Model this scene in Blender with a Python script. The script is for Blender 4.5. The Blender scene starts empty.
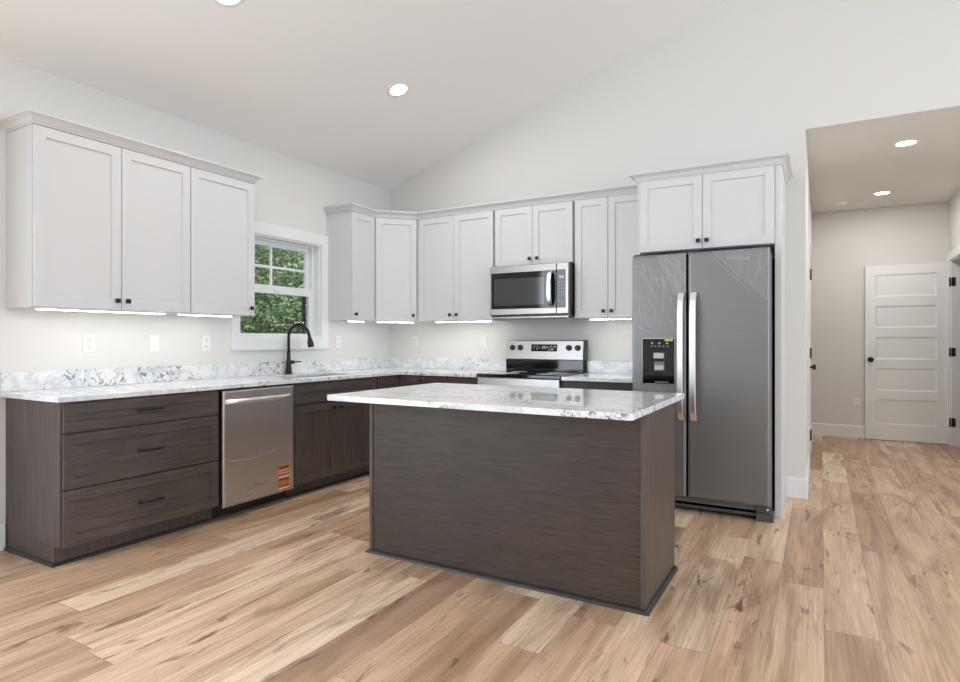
import bpy, bmesh, math, random
from mathutils import Vector, Matrix
scene = bpy.context.scene
COL = scene.collection

# ------------------------------------------------------------------ camera, world, lights, exposure
cam_data = bpy.data.cameras.new('camera')
cam = bpy.data.objects.new('camera', cam_data); COL.objects.link(cam)
cam.location = (4.1247, -5.187, 1.2159)
cam.rotation_euler = (math.pi / 2, 0, 0.5155)
cam_data.sensor_width = 36.0
cam_data.lens = 596.53 / 960 * 36.0
cam_data.shift_x = -2.7 / 960
cam_data.shift_y = -1.2 / 960
cam_data.clip_start = 0.05
scene.camera = cam

scene.view_settings.view_transform = 'Standard'
scene.view_settings.look = 'None'
scene.view_settings.gamma = 1.0
scene.view_settings.use_curve_mapping = False
scene.view_settings.exposure = 0.0
scene.cycles.max_bounces = 10
scene.cycles.diffuse_bounces = 6
scene.cycles.glossy_bounces = 5
scene.cycles.transparent_max_bounces = 16
scene.cycles.sample_clamp_indirect = 6.0
scene.cycles.caustics_reflective = False
scene.cycles.caustics_refractive = False

world = bpy.data.worlds.new('sky'); scene.world = world
world.use_nodes = True
bg = world.node_tree.nodes['Background']
bg.inputs['Color'].default_value = (0.86, 0.93, 1.0, 1)
bg.inputs['Strength'].default_value = 1.1

def light(name, kind, loc, rot, energy, color=(1, 1, 1), size=None, size_y=None, shape='RECTANGLE'):
    d = bpy.data.lights.new(name, kind); d.energy = energy; d.color = color
    if kind == 'AREA':
        d.shape = shape; d.size = size
        if size_y: d.size_y = size_y
    o = bpy.data.objects.new(name, d); COL.objects.link(o)
    o.location = loc; o.rotation_euler = rot
    return o

sun = light('sun', 'SUN', (8, -2, 12), (0, 0, 0), 3.2, (1.0, 0.95, 0.86))
sun.data.angle = 0.01
sun.rotation_euler = Vector((-0.62, 0.25, -0.75)).to_track_quat('-Z', 'Y').to_euler()
# daylight entering by the big windows behind and beside the photographer
DAY = (0.785, 0.912, 1.03)
light('daylight_right', 'AREA', (9.1, -4.2, 1.75), (0, math.radians(90), 0), 215, DAY, 2.6, 6.2)
light('daylight_behind', 'AREA', (6.6, -9.9, 2.6), (math.radians(95), 0, 0), 22, DAY, 4.0, 2.0)
light('daylight_left', 'AREA', (0.06, -6.7, 1.5), (0, math.radians(-90), 0), 205, DAY, 2.2, 3.8)
LAMPC = (1.0, 0.965, 0.92)

# ------------------------------------------------------------------ node materials
def new_mat(name):
    m = bpy.data.materials.new(name); m.use_nodes = True
    nt = m.node_tree; b = nt.nodes['Principled BSDF']
    return m, nt, b

def N(nt, typ, **kw):
    n = nt.nodes.new(typ)
    for k, v in kw.items():
        if k in n.inputs.keys() if hasattr(n.inputs, 'keys') else False: n.inputs[k].default_value = v
        else: setattr(n, k, v)
    return n

def simple(name, col, rough=0.5, metal=0.0, spec=0.5, bump=0.0, bscale=200.0, coat=0.0):
    m, nt, b = new_mat(name)
    b.inputs['Base Color'].default_value = (*col, 1)
    b.inputs['Roughness'].default_value = rough
    b.inputs['Metallic'].default_value = metal
    b.inputs['Specular IOR Level'].default_value = spec
    b.inputs['Coat Weight'].default_value = coat
    tc = nt.nodes.new('ShaderNodeTexCoord')
    nz = nt.nodes.new('ShaderNodeTexNoise'); nz.inputs['Scale'].default_value = bscale
    nt.links.new(tc.outputs['Object'], nz.inputs['Vector'])
    if bump:
        bp = nt.nodes.new('ShaderNodeBump'); bp.inputs['Strength'].default_value = bump
        bp.inputs['Distance'].default_value = 0.002
        nt.links.new(nz.outputs['Fac'], bp.inputs['Height']); nt.links.new(bp.outputs['Normal'], b.inputs['Normal'])
    return m

def ramp(nt, stops):
    r = nt.nodes.new('ShaderNodeValToRGB'); e = r.color_ramp.elements
    while len(e) < len(stops): e.new(0.5)
    for i, (p, c) in enumerate(stops):
        e[i].position = p; e[i].color = (*c, 1) if len(c) == 3 else c
    return r

def mathn(nt, op, a=None, b=None, c=None):
    n = nt.nodes.new('ShaderNodeMath'); n.operation = op
    for i, v in enumerate((a, b, c)):
        if v is None: continue
        if isinstance(v, (int, float)): n.inputs[i].default_value = v
        else: nt.links.new(v, n.inputs[i])
    return n.outputs[0]

def mixc(nt, fac, a, b, mode='MIX'):
    n = nt.nodes.new('ShaderNodeMix'); n.data_type = 'RGBA'; n.blend_type = mode
    for s, v in ((0, fac), (6, a), (7, b)):
        if isinstance(v, (int, float)): n.inputs[s].default_value = v
        elif isinstance(v, tuple): n.inputs[s].default_value = (*v, 1)
        else: nt.links.new(v, n.inputs[s])
    return n.outputs[2]

def wood(name, scale, dark, mid, lite, rough=0.42):
    m, nt, b = new_mat(name)
    tc = nt.nodes.new('ShaderNodeTexCoord')
    mp = nt.nodes.new('ShaderNodeMapping'); mp.inputs['Scale'].default_value = scale
    nt.links.new(tc.outputs['Object'], mp.inputs['Vector'])
    nz = nt.nodes.new('ShaderNodeTexNoise'); nz.inputs['Scale'].default_value = 1.0
    nz.inputs['Detail'].default_value = 8; nz.inputs['Roughness'].default_value = 0.62; nz.inputs['Distortion'].default_value = 0.6
    nt.links.new(mp.outputs[0], nz.inputs['Vector'])
    rp = ramp(nt, [(0.28, dark), (0.5, mid), (0.74, lite)])
    nt.links.new(nz.outputs['Fac'], rp.inputs[0])
    big = nt.nodes.new('ShaderNodeTexNoise'); big.inputs['Scale'].default_value = 2.2; big.inputs['Detail'].default_value = 2
    nt.links.new(tc.outputs['Object'], big.inputs['Vector'])
    rb = ramp(nt, [(0.3, (0.86, 0.86, 0.86)), (0.7, (1.1, 1.1, 1.1))])
    nt.links.new(big.outputs['Fac'], rb.inputs[0])
    c = mixc(nt, 1.0, rp.outputs[0], rb.outputs[0], 'MULTIPLY')
    nt.links.new(c, b.inputs['Base Color'])
    b.inputs['Roughness'].default_value = rough
    bp = nt.nodes.new('ShaderNodeBump'); bp.inputs['Strength'].default_value = 0.08; bp.inputs['Distance'].default_value = 0.001
    nt.links.new(nz.outputs['Fac'], bp.inputs['Height']); nt.links.new(bp.outputs['Normal'], b.inputs['Normal'])
    return m

def granite(name, rough=0.03):
    m, nt, b = new_mat(name)
    tc = nt.nodes.new('ShaderNodeTexCoord')
    mp = nt.nodes.new('ShaderNodeMapping'); mp.inputs['Scale'].default_value = (0.8, 1.6, 1.6)
    mp.inputs['Rotation'].default_value = (0, 0, 0.25)
    nt.links.new(tc.outputs['Object'], mp.inputs['Vector'])
    def noise(scale, detail=6, dist=0.0, rough=0.55, src=None):
        n = nt.nodes.new('ShaderNodeTexNoise'); n.inputs['Scale'].default_value = scale; n.inputs['Detail'].default_value = detail
        n.inputs['Distortion'].default_value = dist; n.inputs['Roughness'].default_value = rough
        nt.links.new(src or mp.outputs[0], n.inputs['Vector']); return n.outputs['Fac']
    soft = ramp(nt, [(0.30, (0.60, 0.63, 0.67)), (0.42, (0.73, 0.75, 0.78)), (0.54, (0.85, 0.86, 0.87)), (0.75, (0.90, 0.905, 0.90))])
    nt.links.new(noise(3.2, 8, 1.6, 0.6), soft.inputs[0])
    # thin drifting veins
    v = mathn(nt, 'ABSOLUTE', mathn(nt, 'SUBTRACT', noise(2.4, 7, 2.2), 0.5))
    vr = ramp(nt, [(0.0, (1, 1, 1)), (0.018, (0.35, 0.35, 0.35)), (0.05, (0, 0, 0))])
    nt.links.new(v, vr.inputs[0])
    c1 = mixc(nt, mathn(nt, 'MULTIPLY', vr.outputs[0], 0.38), soft.outputs[0], (0.36, 0.38, 0.42))
    # clustered dark blotches
    cl = ramp(nt, [(0.51, (0, 0, 0)), (0.57, (1, 1, 1))]); nt.links.new(noise(2.0, 3, 0.8), cl.inputs[0])
    sp = ramp(nt, [(0.53, (0, 0, 0)), (0.60, (1, 1, 1))]); nt.links.new(noise(38, 4, 1.0, 0.55, tc.outputs['Object']), sp.inputs[0])
    f = mathn(nt, 'MULTIPLY', mathn(nt, 'MULTIPLY', cl.outputs[0], sp.outputs[0]), 0.85)
    c2 = mixc(nt, f, c1, (0.14, 0.15, 0.18))
    nt.links.new(c2, b.inputs['Base Color'])
    b.inputs['Roughness'].default_value = rough
    b.inputs['Specular IOR Level'].default_value = 0.55
    return m

def plank_floor(name):
    m, nt, b = new_mat(name)
    tc = nt.nodes.new('ShaderNodeTexCoord'); sx = nt.nodes.new('ShaderNodeSeparateXYZ')
    nt.links.new(tc.outputs['Object'], sx.inputs[0])
    X, Y = sx.outputs[0], sx.outputs[1]
    W, L = 0.193, 1.52
    px = mathn(nt, 'DIVIDE', mathn(nt, 'ADD', X, 20 * W - 3.945 + 21 * W - W * 20), W)
    row = mathn(nt, 'FLOOR', px)
    fx = mathn(nt, 'SUBTRACT', px, row)
    wn = nt.nodes.new('ShaderNodeTexWhiteNoise'); wn.noise_dimensions = '1D'; nt.links.new(row, wn.inputs['W'])
    py = mathn(nt, 'ADD', mathn(nt, 'DIVIDE', Y, L), mathn(nt, 'MULTIPLY', wn.outputs['Value'], 7.0))
    colr = mathn(nt, 'FLOOR', py); fy = mathn(nt, 'SUBTRACT', py, colr)
    cid = nt.nodes.new('ShaderNodeCombineXYZ'); nt.links.new(row, cid.inputs[0]); nt.links.new(colr, cid.inputs[1])
    w2 = nt.nodes.new('ShaderNodeTexWhiteNoise'); w2.noise_dimensions = '2D'; nt.links.new(cid.outputs[0], w2.inputs['Vector'])
    rnd = w2.outputs['Value']; rc = nt.nodes.new('ShaderNodeSeparateColor'); nt.links.new(w2.outputs['Color'], rc.inputs[0])
    # coordinates that differ plank by plank
    off = nt.nodes.new('ShaderNodeCombineXYZ')
    nt.links.new(mathn(nt, 'MULTIPLY', rc.outputs[0], 40.0), off.inputs[0]); nt.links.new(mathn(nt, 'MULTIPLY', rc.outputs[1], 40.0), off.inputs[1])
    va = nt.nodes.new('ShaderNodeVectorMath'); va.operation = 'ADD'
    nt.links.new(tc.outputs['Object'], va.inputs[0]); nt.links.new(off.outputs[0], va.inputs[1])
    def mapped(scale):
        mp = nt.nodes.new('ShaderNodeMapping'); mp.inputs['Scale'].default_value = scale
        nt.links.new(va.outputs[0], mp.inputs['Vector']); return mp.outputs[0]
    def noise(vec, detail=6, dist=0.0, rough=0.55):
        n = nt.nodes.new('ShaderNodeTexNoise'); n.inputs['Scale'].default_value = 1.0; n.inputs['Detail'].default_value = detail
        n.inputs['Distortion'].default_value = dist; n.inputs['Roughness'].default_value = rough
        nt.links.new(vec, n.inputs['Vector']); return n.outputs['Fac']
    tone = ramp(nt, [(0.0, (0.42, 0.268, 0.172)), (0.25, (0.535, 0.355, 0.232)), (0.55, (0.61, 0.418, 0.282)), (0.85, (0.69, 0.495, 0.348)), (1.0, (0.83, 0.66, 0.50))])
    nt.links.new(rnd, tone.inputs[0])
    streak = ramp(nt, [(0.28, (0.66, 0.61, 0.56)), (0.5, (1.0, 1.0, 1.0)), (0.72, (1.20, 1.22, 1.25))])
    nt.links.new(noise(mapped((8, 0.8, 1)), 5, 1.1), streak.inputs[0])
    c = mixc(nt, 0.95, tone.outputs[0], streak.outputs[0], 'MULTIPLY')
    fine = ramp(nt, [(0.3, (0.70, 0.68, 0.66)), (0.65, (1.12, 1.12, 1.12))])
    nt.links.new(noise(mapped((110, 3.0, 1)), 3, 0.3), fine.inputs[0])
    c = mixc(nt, 0.62, c, fine.outputs[0], 'MULTIPLY')
    # cathedral grain: rings stretched along the board
    wv = nt.nodes.new('ShaderNodeTexWave'); wv.wave_type = 'RINGS'; wv.rings_direction = 'SPHERICAL'
    wv.inputs['Scale'].default_value = 1.7; wv.inputs['Distortion'].default_value = 3.5; wv.inputs['Detail'].default_value = 2; wv.inputs['Detail Scale'].default_value = 1.2
    nt.links.new(mapped((9, 0.7, 1)), wv.inputs['Vector'])
    wr = ramp(nt, [(0.0, (0.86, 0.83, 0.80)), (0.35, (1, 1, 1))]); nt.links.new(wv.outputs['Fac'], wr.inputs[0])
    c = mixc(nt, mathn(nt, 'MULTIPLY', mathn(nt, 'GREATER_THAN', rc.outputs[2], 0.45), 0.55), c, wr.outputs[0], 'MULTIPLY')
    # knots and dark smudges
    kn = ramp(nt, [(0.605, (0, 0, 0)), (0.65, (0.6, 0.6, 0.6)), (0.70, (1, 1, 1))])
    nt.links.new(noise(mapped((12, 2.6, 1)), 5, 0.9, 0.6), kn.inputs[0])
    c = mixc(nt, mathn(nt, 'MULTIPLY', kn.outputs[0], 0.85), c, (0.11, 0.06, 0.035))
    sm = ramp(nt, [(0.53, (0, 0, 0)), (0.66, (1, 1, 1))])
    nt.links.new(noise(mapped((5.5, 1.1, 1)), 4, 1.3, 0.6), sm.inputs[0])
    c = mixc(nt, mathn(nt, 'MULTIPLY', sm.outputs[0], 0.62), c, (0.30, 0.18, 0.105))
    # cracks: thin dark lines along the grain
    ck = mathn(nt, 'ABSOLUTE', mathn(nt, 'SUBTRACT', noise(mapped((16, 0.42, 1)), 3, 0.5), 0.5))
    ckr = ramp(nt, [(0.0, (1, 1, 1)), (0.010, (0, 0, 0))]); nt.links.new(ck, ckr.inputs[0])
    ckm = ramp(nt, [(0.50, (0, 0, 0)), (0.58, (1, 1, 1))]); nt.links.new(noise(mapped((4, 1.3, 1)), 3), ckm.inputs[0])
    c = mixc(nt, mathn(nt, 'MULTIPLY', mathn(nt, 'MULTIPLY', ckr.outputs[0], ckm.outputs[0]), 0.6), c, (0.16, 0.10, 0.06))
    # seams
    sxm = mathn(nt, 'LESS_THAN', mathn(nt, 'ABSOLUTE', mathn(nt, 'SUBTRACT', fx, 0.5)), 0.5 - 0.0015 / W)
    sym = mathn(nt, 'LESS_THAN', mathn(nt, 'ABSOLUTE', mathn(nt, 'SUBTRACT', fy, 0.5)), 0.5 - 0.0015 / L)
    seam = mathn(nt, 'SUBTRACT', 1.0, mathn(nt, 'MULTIPLY', sxm, sym))
    c = mixc(nt, mathn(nt, 'MULTIPLY', seam, 0.45), c, (0.20, 0.125, 0.08))
    nt.links.new(c, b.inputs['Base Color'])
    b.inputs['Roughness'].default_value = 0.38
    b.inputs['Specular IOR Level'].default_value = 0.45
    return m

def brushed(name, col, rough=0.28, axis=(2, 2, 240), metal=1.0):
    m, nt, b = new_mat(name)
    tc = nt.nodes.new('ShaderNodeTexCoord'); mp = nt.nodes.new('ShaderNodeMapping'); mp.inputs['Scale'].default_value = axis
    nt.links.new(tc.outputs['Object'], mp.inputs['Vector'])
    nz = nt.nodes.new('ShaderNodeTexNoise'); nz.inputs['Scale'].default_value = 3; nz.inputs['Detail'].default_value = 3
    nt.links.new(mp.outputs[0], nz.inputs['Vector'])
    r = ramp(nt, [(0.3, tuple(x * 0.92 for x in col)), (0.7, tuple(x * 1.06 for x in col))]); nt.links.new(nz.outputs['Fac'], r.inputs[0])
    nt.links.new(r.outputs[0], b.inputs['Base Color'])
    b.inputs['Metallic'].default_value = metal; b.inputs['Roughness'].default_value = rough
    return m

def emit(name, col, s):
    m = bpy.data.materials.new(name); m.use_nodes = True; nt = m.node_tree; nt.nodes.clear()
    e = nt.nodes.new('ShaderNodeEmission'); o = nt.nodes.new('ShaderNodeOutputMaterial')
    e.inputs[0].default_value = (*col, 1); e.inputs[1].default_value = s; nt.links.new(e.outputs[0], o.inputs[0]); return m

def pane_glass(name):
    m = bpy.data.materials.new(name); m.use_nodes = True; nt = m.node_tree; nt.nodes.clear()
    t = nt.nodes.new('ShaderNodeBsdfTransparent'); g = nt.nodes.new('ShaderNodeBsdfGlossy'); g.inputs['Roughness'].default_value = 0.0
    t.inputs[0].default_value = (0.93, 0.95, 0.94, 1)
    lw = nt.nodes.new('ShaderNodeFresnel'); lw.inputs['IOR'].default_value = 1.5
    mx = nt.nodes.new('ShaderNodeMixShader'); o = nt.nodes.new('ShaderNodeOutputMaterial')
    gm = nt.nodes.new('ShaderNodeNewGeometry')
    nt.links.new(mathn(nt, 'MULTIPLY', lw.outputs[0], mathn(nt, 'SUBTRACT', 1.0, gm.outputs['Backfacing'])), mx.inputs[0]); nt.links.new(t.outputs[0], mx.inputs[1]); nt.links.new(g.outputs[0], mx.inputs[2]); nt.links.new(mx.outputs[0], o.inputs[0])
    return m

def film_mat(name, dens=0.42):
    m = bpy.data.materials.new(name); m.use_nodes = True; nt = m.node_tree; nt.nodes.clear()
    t = nt.nodes.new('ShaderNodeBsdfTransparent'); d = nt.nodes.new('ShaderNodeBsdfPrincipled')
    d.inputs['Base Color'].default_value = (0.75, 0.75, 0.76, 1); d.inputs['Roughness'].default_value = 0.5
    mx = nt.nodes.new('ShaderNodeMixShader'); o = nt.nodes.new('ShaderNodeOutputMaterial')
    mx.inputs[0].default_value = dens; nt.links.new(t.outputs[0], mx.inputs[1]); nt.links.new(d.outputs[0], mx.inputs[2]); nt.links.new(mx.outputs[0], o.inputs[0])
    return m

def leafy(name, a, bb):
    m, nt, b = new_mat(name)
    g = nt.nodes.new('ShaderNodeNewGeometry')
    r = ramp(nt, [(0.0, a), (1.0, bb)]); nt.links.new(g.outputs['Random Per Island'], r.inputs[0])
    nt.links.new(r.outputs[0], b.inputs['Base Color']); b.inputs['Roughness'].default_value = 0.6
    b.inputs['Transmission Weight'].default_value = 0.0
    return m

M = dict(
    wall=simple('wall_paint', (0.725, 0.718, 0.70), 0.85, bump=0.15, bscale=350),
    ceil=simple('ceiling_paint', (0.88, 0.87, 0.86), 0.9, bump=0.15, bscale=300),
    ceil_dimmed=simple('ceiling_paint_dimmed', (0.74, 0.715, 0.68), 0.9, bump=0.15, bscale=300),  # same paint as the main ceiling, with the hall's dimness put into the colour
    trim=simple('trim_paint', (0.82, 0.825, 0.835), 0.4),
    white=simple('cabinet_paint', (0.665, 0.668, 0.675), 0.38),
    doorw=simple('door_paint', (0.85, 0.875, 0.89), 0.4),
    black=simple('black_metal', (0.012, 0.012, 0.013), 0.38, metal=0.3),
    dark=simple('dark_gap', (0.012, 0.011, 0.011), 0.7),
    bglass=simple('black_glass', (0.006, 0.006, 0.007), 0.05, spec=0.4),
    mwglass=simple('oven_window_glass', (0.035, 0.035, 0.038), 0.08, spec=0.7),
    plastic=simple('black_plastic', (0.02, 0.02, 0.021), 0.3),
    grey=simple('grey_plastic', (0.16, 0.165, 0.17), 0.4),
    dgrey=simple('dark_grey_plastic', (0.085, 0.088, 0.09), 0.4),
    lgrey=simple('light_grey_plastic', (0.5, 0.52, 0.54), 0.35),
    mark=simple('printed_marking', (0.55, 0.56, 0.57), 0.5),
    logo=simple('raised_logo', (0.42, 0.42, 0.42), 0.3, metal=0.7),
    plate=simple('white_plastic', (0.84, 0.85, 0.85), 0.35),
    slot=simple('socket_slot', (0.05, 0.05, 0.05), 0.6),
    orange=simple('orange_label', (0.62, 0.19, 0.05), 0.5),
    brown=simple('brown_print', (0.14, 0.055, 0.025), 0.5),
    paper=simple('white_paper', (0.85, 0.83, 0.78), 0.6),
    yellow=simple('yellow_label', (0.75, 0.72, 0.10), 0.5),
    steel=brushed('stainless', (0.40, 0.38, 0.355), 0.34),
    dwsteel=brushed('dishwasher_stainless', (0.60, 0.56, 0.535), 0.36, (2, 2, 200)),
    frsteel=brushed('fridge_stainless', (0.222, 0.221, 0.222), 0.42, (2, 2, 260), 0.6),
    handle=brushed('bright_handle', (0.93, 0.93, 0.94), 0.32),
    rangest=brushed('range_stainless', (0.46, 0.45, 0.44), 0.34, (2, 2, 200)),
    wood_v=wood('dark_wood_upright', (60, 60, 4), (0.050, 0.038, 0.033), (0.082, 0.064, 0.056), (0.116, 0.094, 0.084)),
    wood_y=wood('dark_wood_drawer', (60, 4, 60), (0.050, 0.038, 0.033), (0.082, 0.064, 0.056), (0.116, 0.094, 0.084)),
    wood_x_shaded=wood('dark_wood_panel_shaded', (7, 105, 105), (0.027, 0.0175, 0.0125), (0.048, 0.033, 0.0245), (0.069, 0.049, 0.038), 0.5),  # darker copy of the wood: shade of the island front put into the colour
    shoe=simple('dark_moulding', (0.030, 0.025, 0.023), 0.4),
    granite=granite('white_granite'),
    granite_soft=granite('white_granite_honed', 0.17),
    floor=plank_floor('oak_planks'),
    lamp=emit('lamp_glow', (1.0, 0.95, 0.88), 24.0),
    led=emit('led_glow', (1.0, 0.955, 0.88), 23.0),
    glass=pane_glass('window_glass'),
    film=film_mat('cling_film'),
    haze=film_mat('thin_cling_film', 0.07),
    vinyl=simple('window_vinyl', (0.80, 0.81, 0.82), 0.35),
    bark=simple('bark', (0.10, 0.08, 0.06), 0.9, bump=0.5, bscale=40),
    leafa=leafy('leaf_mid', (0.07, 0.14, 0.05), (0.27, 0.38, 0.19)),
    leafb=leafy('leaf_light', (0.11, 0.19, 0.08), (0.42, 0.52, 0.32)),
    leafc=leafy('leaf_dark', (0.03, 0.07, 0.035), (0.15, 0.24, 0.12)),
    soil=simple('forest_soil', (0.06, 0.085, 0.035), 0.95, bump=0.6, bscale=8),
)

# ------------------------------------------------------------------ mesh helpers
class MB:
    """collects shapes in world coordinates, then links ONE mesh object"""
    def __init__(s): s.bm = bmesh.new()
    def quadbox(s, P):
        v = [s.bm.verts.new(p) for p in P]
        for f in ((0, 3, 2, 1), (4, 5, 6, 7), (0, 1, 5, 4), (1, 2, 6, 5), (2, 3, 7, 6), (3, 0, 4, 7)):
            s.bm.faces.new([v[i] for i in f])
        return s
    def box(s, x0, x1, y0, y1, z0, z1, F=None):
        P = [(x0, y0, z0), (x1, y0, z0), (x1, y1, z0), (x0, y1, z0), (x0, y0, z1), (x1, y0, z1), (x1, y1, z1), (x0, y1, z1)]
        return s.quadbox([F(*p) for p in P] if F else P)
    def rings(s, F, u0, u1, z0, z1, R):
        """nested rectangles: R = [(inset, n)...], first and last are capped"""
        prev = None
        for k, (i, n) in enumerate(R):
            iu, iz = (i, i) if not isinstance(i, tuple) else i
            c = [s.bm.verts.new(F(a, n, b)) for a, b in ((u0 + iu, z0 + iz), (u1 - iu, z0 + iz), (u1 - iu, z1 - iz), (u0 + iu, z1 - iz))]
            if prev is None: s.bm.faces.new(c[::-1])
            else:
                for j in range(4): s.bm.faces.new((prev[j], prev[(j + 1) % 4], c[(j + 1) % 4], c[j]))
            prev = c
        s.bm.faces.new(prev); return s
    def prism(s, pts, a0, a1, axis):
        """polygon extruded along an axis; pts are the other two coordinates in order"""
        def P(p, a): return {'x': (a, p[0], p[1]), 'y': (p[0], a, p[1]), 'z': (p[0], p[1], a)}[axis]
        lo = [s.bm.verts.new(P(p, a0)) for p in pts]; hi = [s.bm.verts.new(P(p, a1)) for p in pts]
        s.bm.faces.new(lo[::-1]); s.bm.faces.new(hi); n = len(pts)
        for i in range(n): s.bm.faces.new((lo[i], lo[(i + 1) % n], hi[(i + 1) % n], hi[i]))
        return s
    def cells(s, xs, ys, keep, c0, c1, P):
        """slab of grid cells (a plate with holes); P maps (x, y, c) to the world"""
        V = {}
        def v(i, j, k):
            if (i, j, k) not in V: V[i, j, k] = s.bm.verts.new(P(xs[i], ys[j], (c0, c1)[k]))
            return V[i, j, k]
        nx, ny = len(xs) - 1, len(ys) - 1
        K = lambda i, j: 0 <= i < nx and 0 <= j < ny and keep(i, j)
        for i in range(nx):
            for j in range(ny):
                if not K(i, j): continue
                s.bm.faces.new((v(i, j, 1), v(i + 1, j, 1), v(i + 1, j + 1, 1), v(i, j + 1, 1)))
                s.bm.faces.new((v(i, j + 1, 0), v(i + 1, j + 1, 0), v(i + 1, j, 0), v(i, j, 0)))
                for (di, dj, a, b) in ((-1, 0, (i, j), (i, j + 1)), (1, 0, (i + 1, j + 1), (i + 1, j)), (0, -1, (i + 1, j), (i, j)), (0, 1, (i, j + 1), (i + 1, j + 1))):
                    if not K(i + di, j + dj):
                        s.bm.faces.new((v(*a, 0), v(*b, 0), v(*b, 1), v(*a, 1)))
        return s
    def lathe(s, prof, base, axis=(0, 0, 1), seg=24, smooth=True):
        ax = Vector(axis).normalized(); t = ax.orthogonal().normalized(); w = ax.cross(t); base = Vector(base)
        rings = []
        for r, h in prof:
            if r < 1e-6: rings.append([s.bm.verts.new(base + ax * h)])
            else: rings.append([s.bm.verts.new(base + ax * h + (t * math.cos(a) + w * math.sin(a)) * r) for a in (2 * math.pi * k / seg for k in range(seg))])
        for A, B in zip(rings, rings[1:]):
            for k in range(seg):
                if len(A) == 1 and len(B) == 1: continue
                if len(A) == 1: f = s.bm.faces.new((A[0], B[k], B[(k + 1) % seg]))
                elif len(B) == 1: f = s.bm.faces.new((A[k], A[(k + 1) % seg], B[0]))
                else: f = s.bm.faces.new((A[k], A[(k + 1) % seg], B[(k + 1) % seg], B[k]))
                f.smooth = smooth
        for R in (rings[0], rings[-1]):
            if len(R) > 2: s.bm.faces.new(R)
        return s
    def tube(s, pts, rads, seg=14):
        pts = [Vector(p) for p in pts]; prev = None
        if isinstance(rads, (int, float)): rads = [rads] * len(pts)
        for i, (p, r) in enumerate(zip(pts, rads)):
            d = (pts[min(i + 1, len(pts) - 1)] - pts[max(i - 1, 0)]).normalized()
            if i == 0: t = d.orthogonal().normalized()
            t = (t - d * t.dot(d)).normalized(); w = d.cross(t)
            ring = [s.bm.verts.new(p + (t * math.cos(a) + w * math.sin(a)) * r) for a in (2 * math.pi * k / seg for k in range(seg))]
            if prev:
                for k in range(seg):
                    f = s.bm.faces.new((prev[k], prev[(k + 1) % seg], ring[(k + 1) % seg], ring[k])); f.smooth = True
            else: s.bm.faces.new(ring[::-1])
            prev = ring
        s.bm.faces.new(prev); return s
    def sweep(s, path, prof, z=0.0):
        """profile (offset to the right of the path, height) swept along a plan path with mitred corners"""
        path = [Vector(p) for p in path]; n = len(path); loops = []
        for i, p in enumerate(path):
            def nrm(a, b): d = (b - a).normalized(); return Vector((d.y, -d.x))
            if i == 0: o = nrm(path[0], path[1])
            elif i == n - 1: o = nrm(path[-2], path[-1])
            else:
                a, b = nrm(path[i - 1], p), nrm(p, path[i + 1]); o = (a + b) / (1 + a.dot(b))
            loops.append([s.bm.verts.new((p.x + o.x * q, p.y + o.y * q, z + h)) for q, h in prof])
        m = len(prof)
        for A, B in zip(loops, loops[1:]):
            for k in range(m): s.bm.faces.new((A[k], A[(k + 1) % m], B[(k + 1) % m], B[k]))
        s.bm.faces.new(loops[0][::-1]); s.bm.faces.new(loops[-1]); return s
    def build(s, name, mat, parent=None, bevel=0.0, seg=2, origin=None):
        bmesh.ops.recalc_face_normals(s.bm, faces=s.bm.faces)
        off = Vector(origin) if origin is not None else wloc(parent)
        for v in s.bm.verts: v.co -= off
        me = bpy.data.meshes.new(name); s.bm.to_mesh(me); s.bm.free()
        for mm in (mat if isinstance(mat, (list, tuple)) else [mat]): me.materials.append(mm)
        o = bpy.data.objects.new(name, me); COL.objects.link(o)
        if parent is not None:
            o.parent = parent; o.location = off - wloc(parent)
        else: o.location = off
        if bevel:
            b = o.modifiers.new('bevel', 'BEVEL'); b.width = bevel; b.segments = seg; b.limit_method = 'ANGLE'; b.angle_limit = math.radians(40)
        return o

def wloc(o):
    v = Vector((0, 0, 0))
    while o is not None: v = v + Vector(o.location); o = o.parent
    return v

def tag(o, label, cat, group=None):
    o['label'] = label; o['category'] = cat
    if group: o['group'] = group
    return o
def thing(name, label, cat, loc, group=None):
    o = bpy.data.objects.new(name, None); COL.objects.link(o); o.location = loc; o.empty_display_size = 0.1
    return tag(o, label, cat, group)
def structure(o): o['kind'] = 'structure'; return o

# plan frames: (u along the run, n out of the wall, z)
FL = lambda u, n, z: (n, u, z)                        # cabinets on the left wall
FB = lambda u, n, z: (u, -n, z)                       # cabinets on the back wall
S2 = math.sqrt(0.5)
UD, DD = 0.322, 0.019                                 # wall cabinet face, door thickness
DA = Vector((UD - DD * 0.41, -0.61)); 
def FDIAG(u, n, z): return (DAX + u * S2 + n * S2, DAY + u * S2 - n * S2, z)
DAX, DAY = 0.303, -0.61

# ------------------------------------------------------------------ the room
XR, YB, H0, SL = 9.2, -10.0, 2.856, 0.322
RX = 4.6; RZ = H0 + SL * RX
HX0, HX1, HZ, HY = 4.0243, 5.43, 2.827, 3.534

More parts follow.
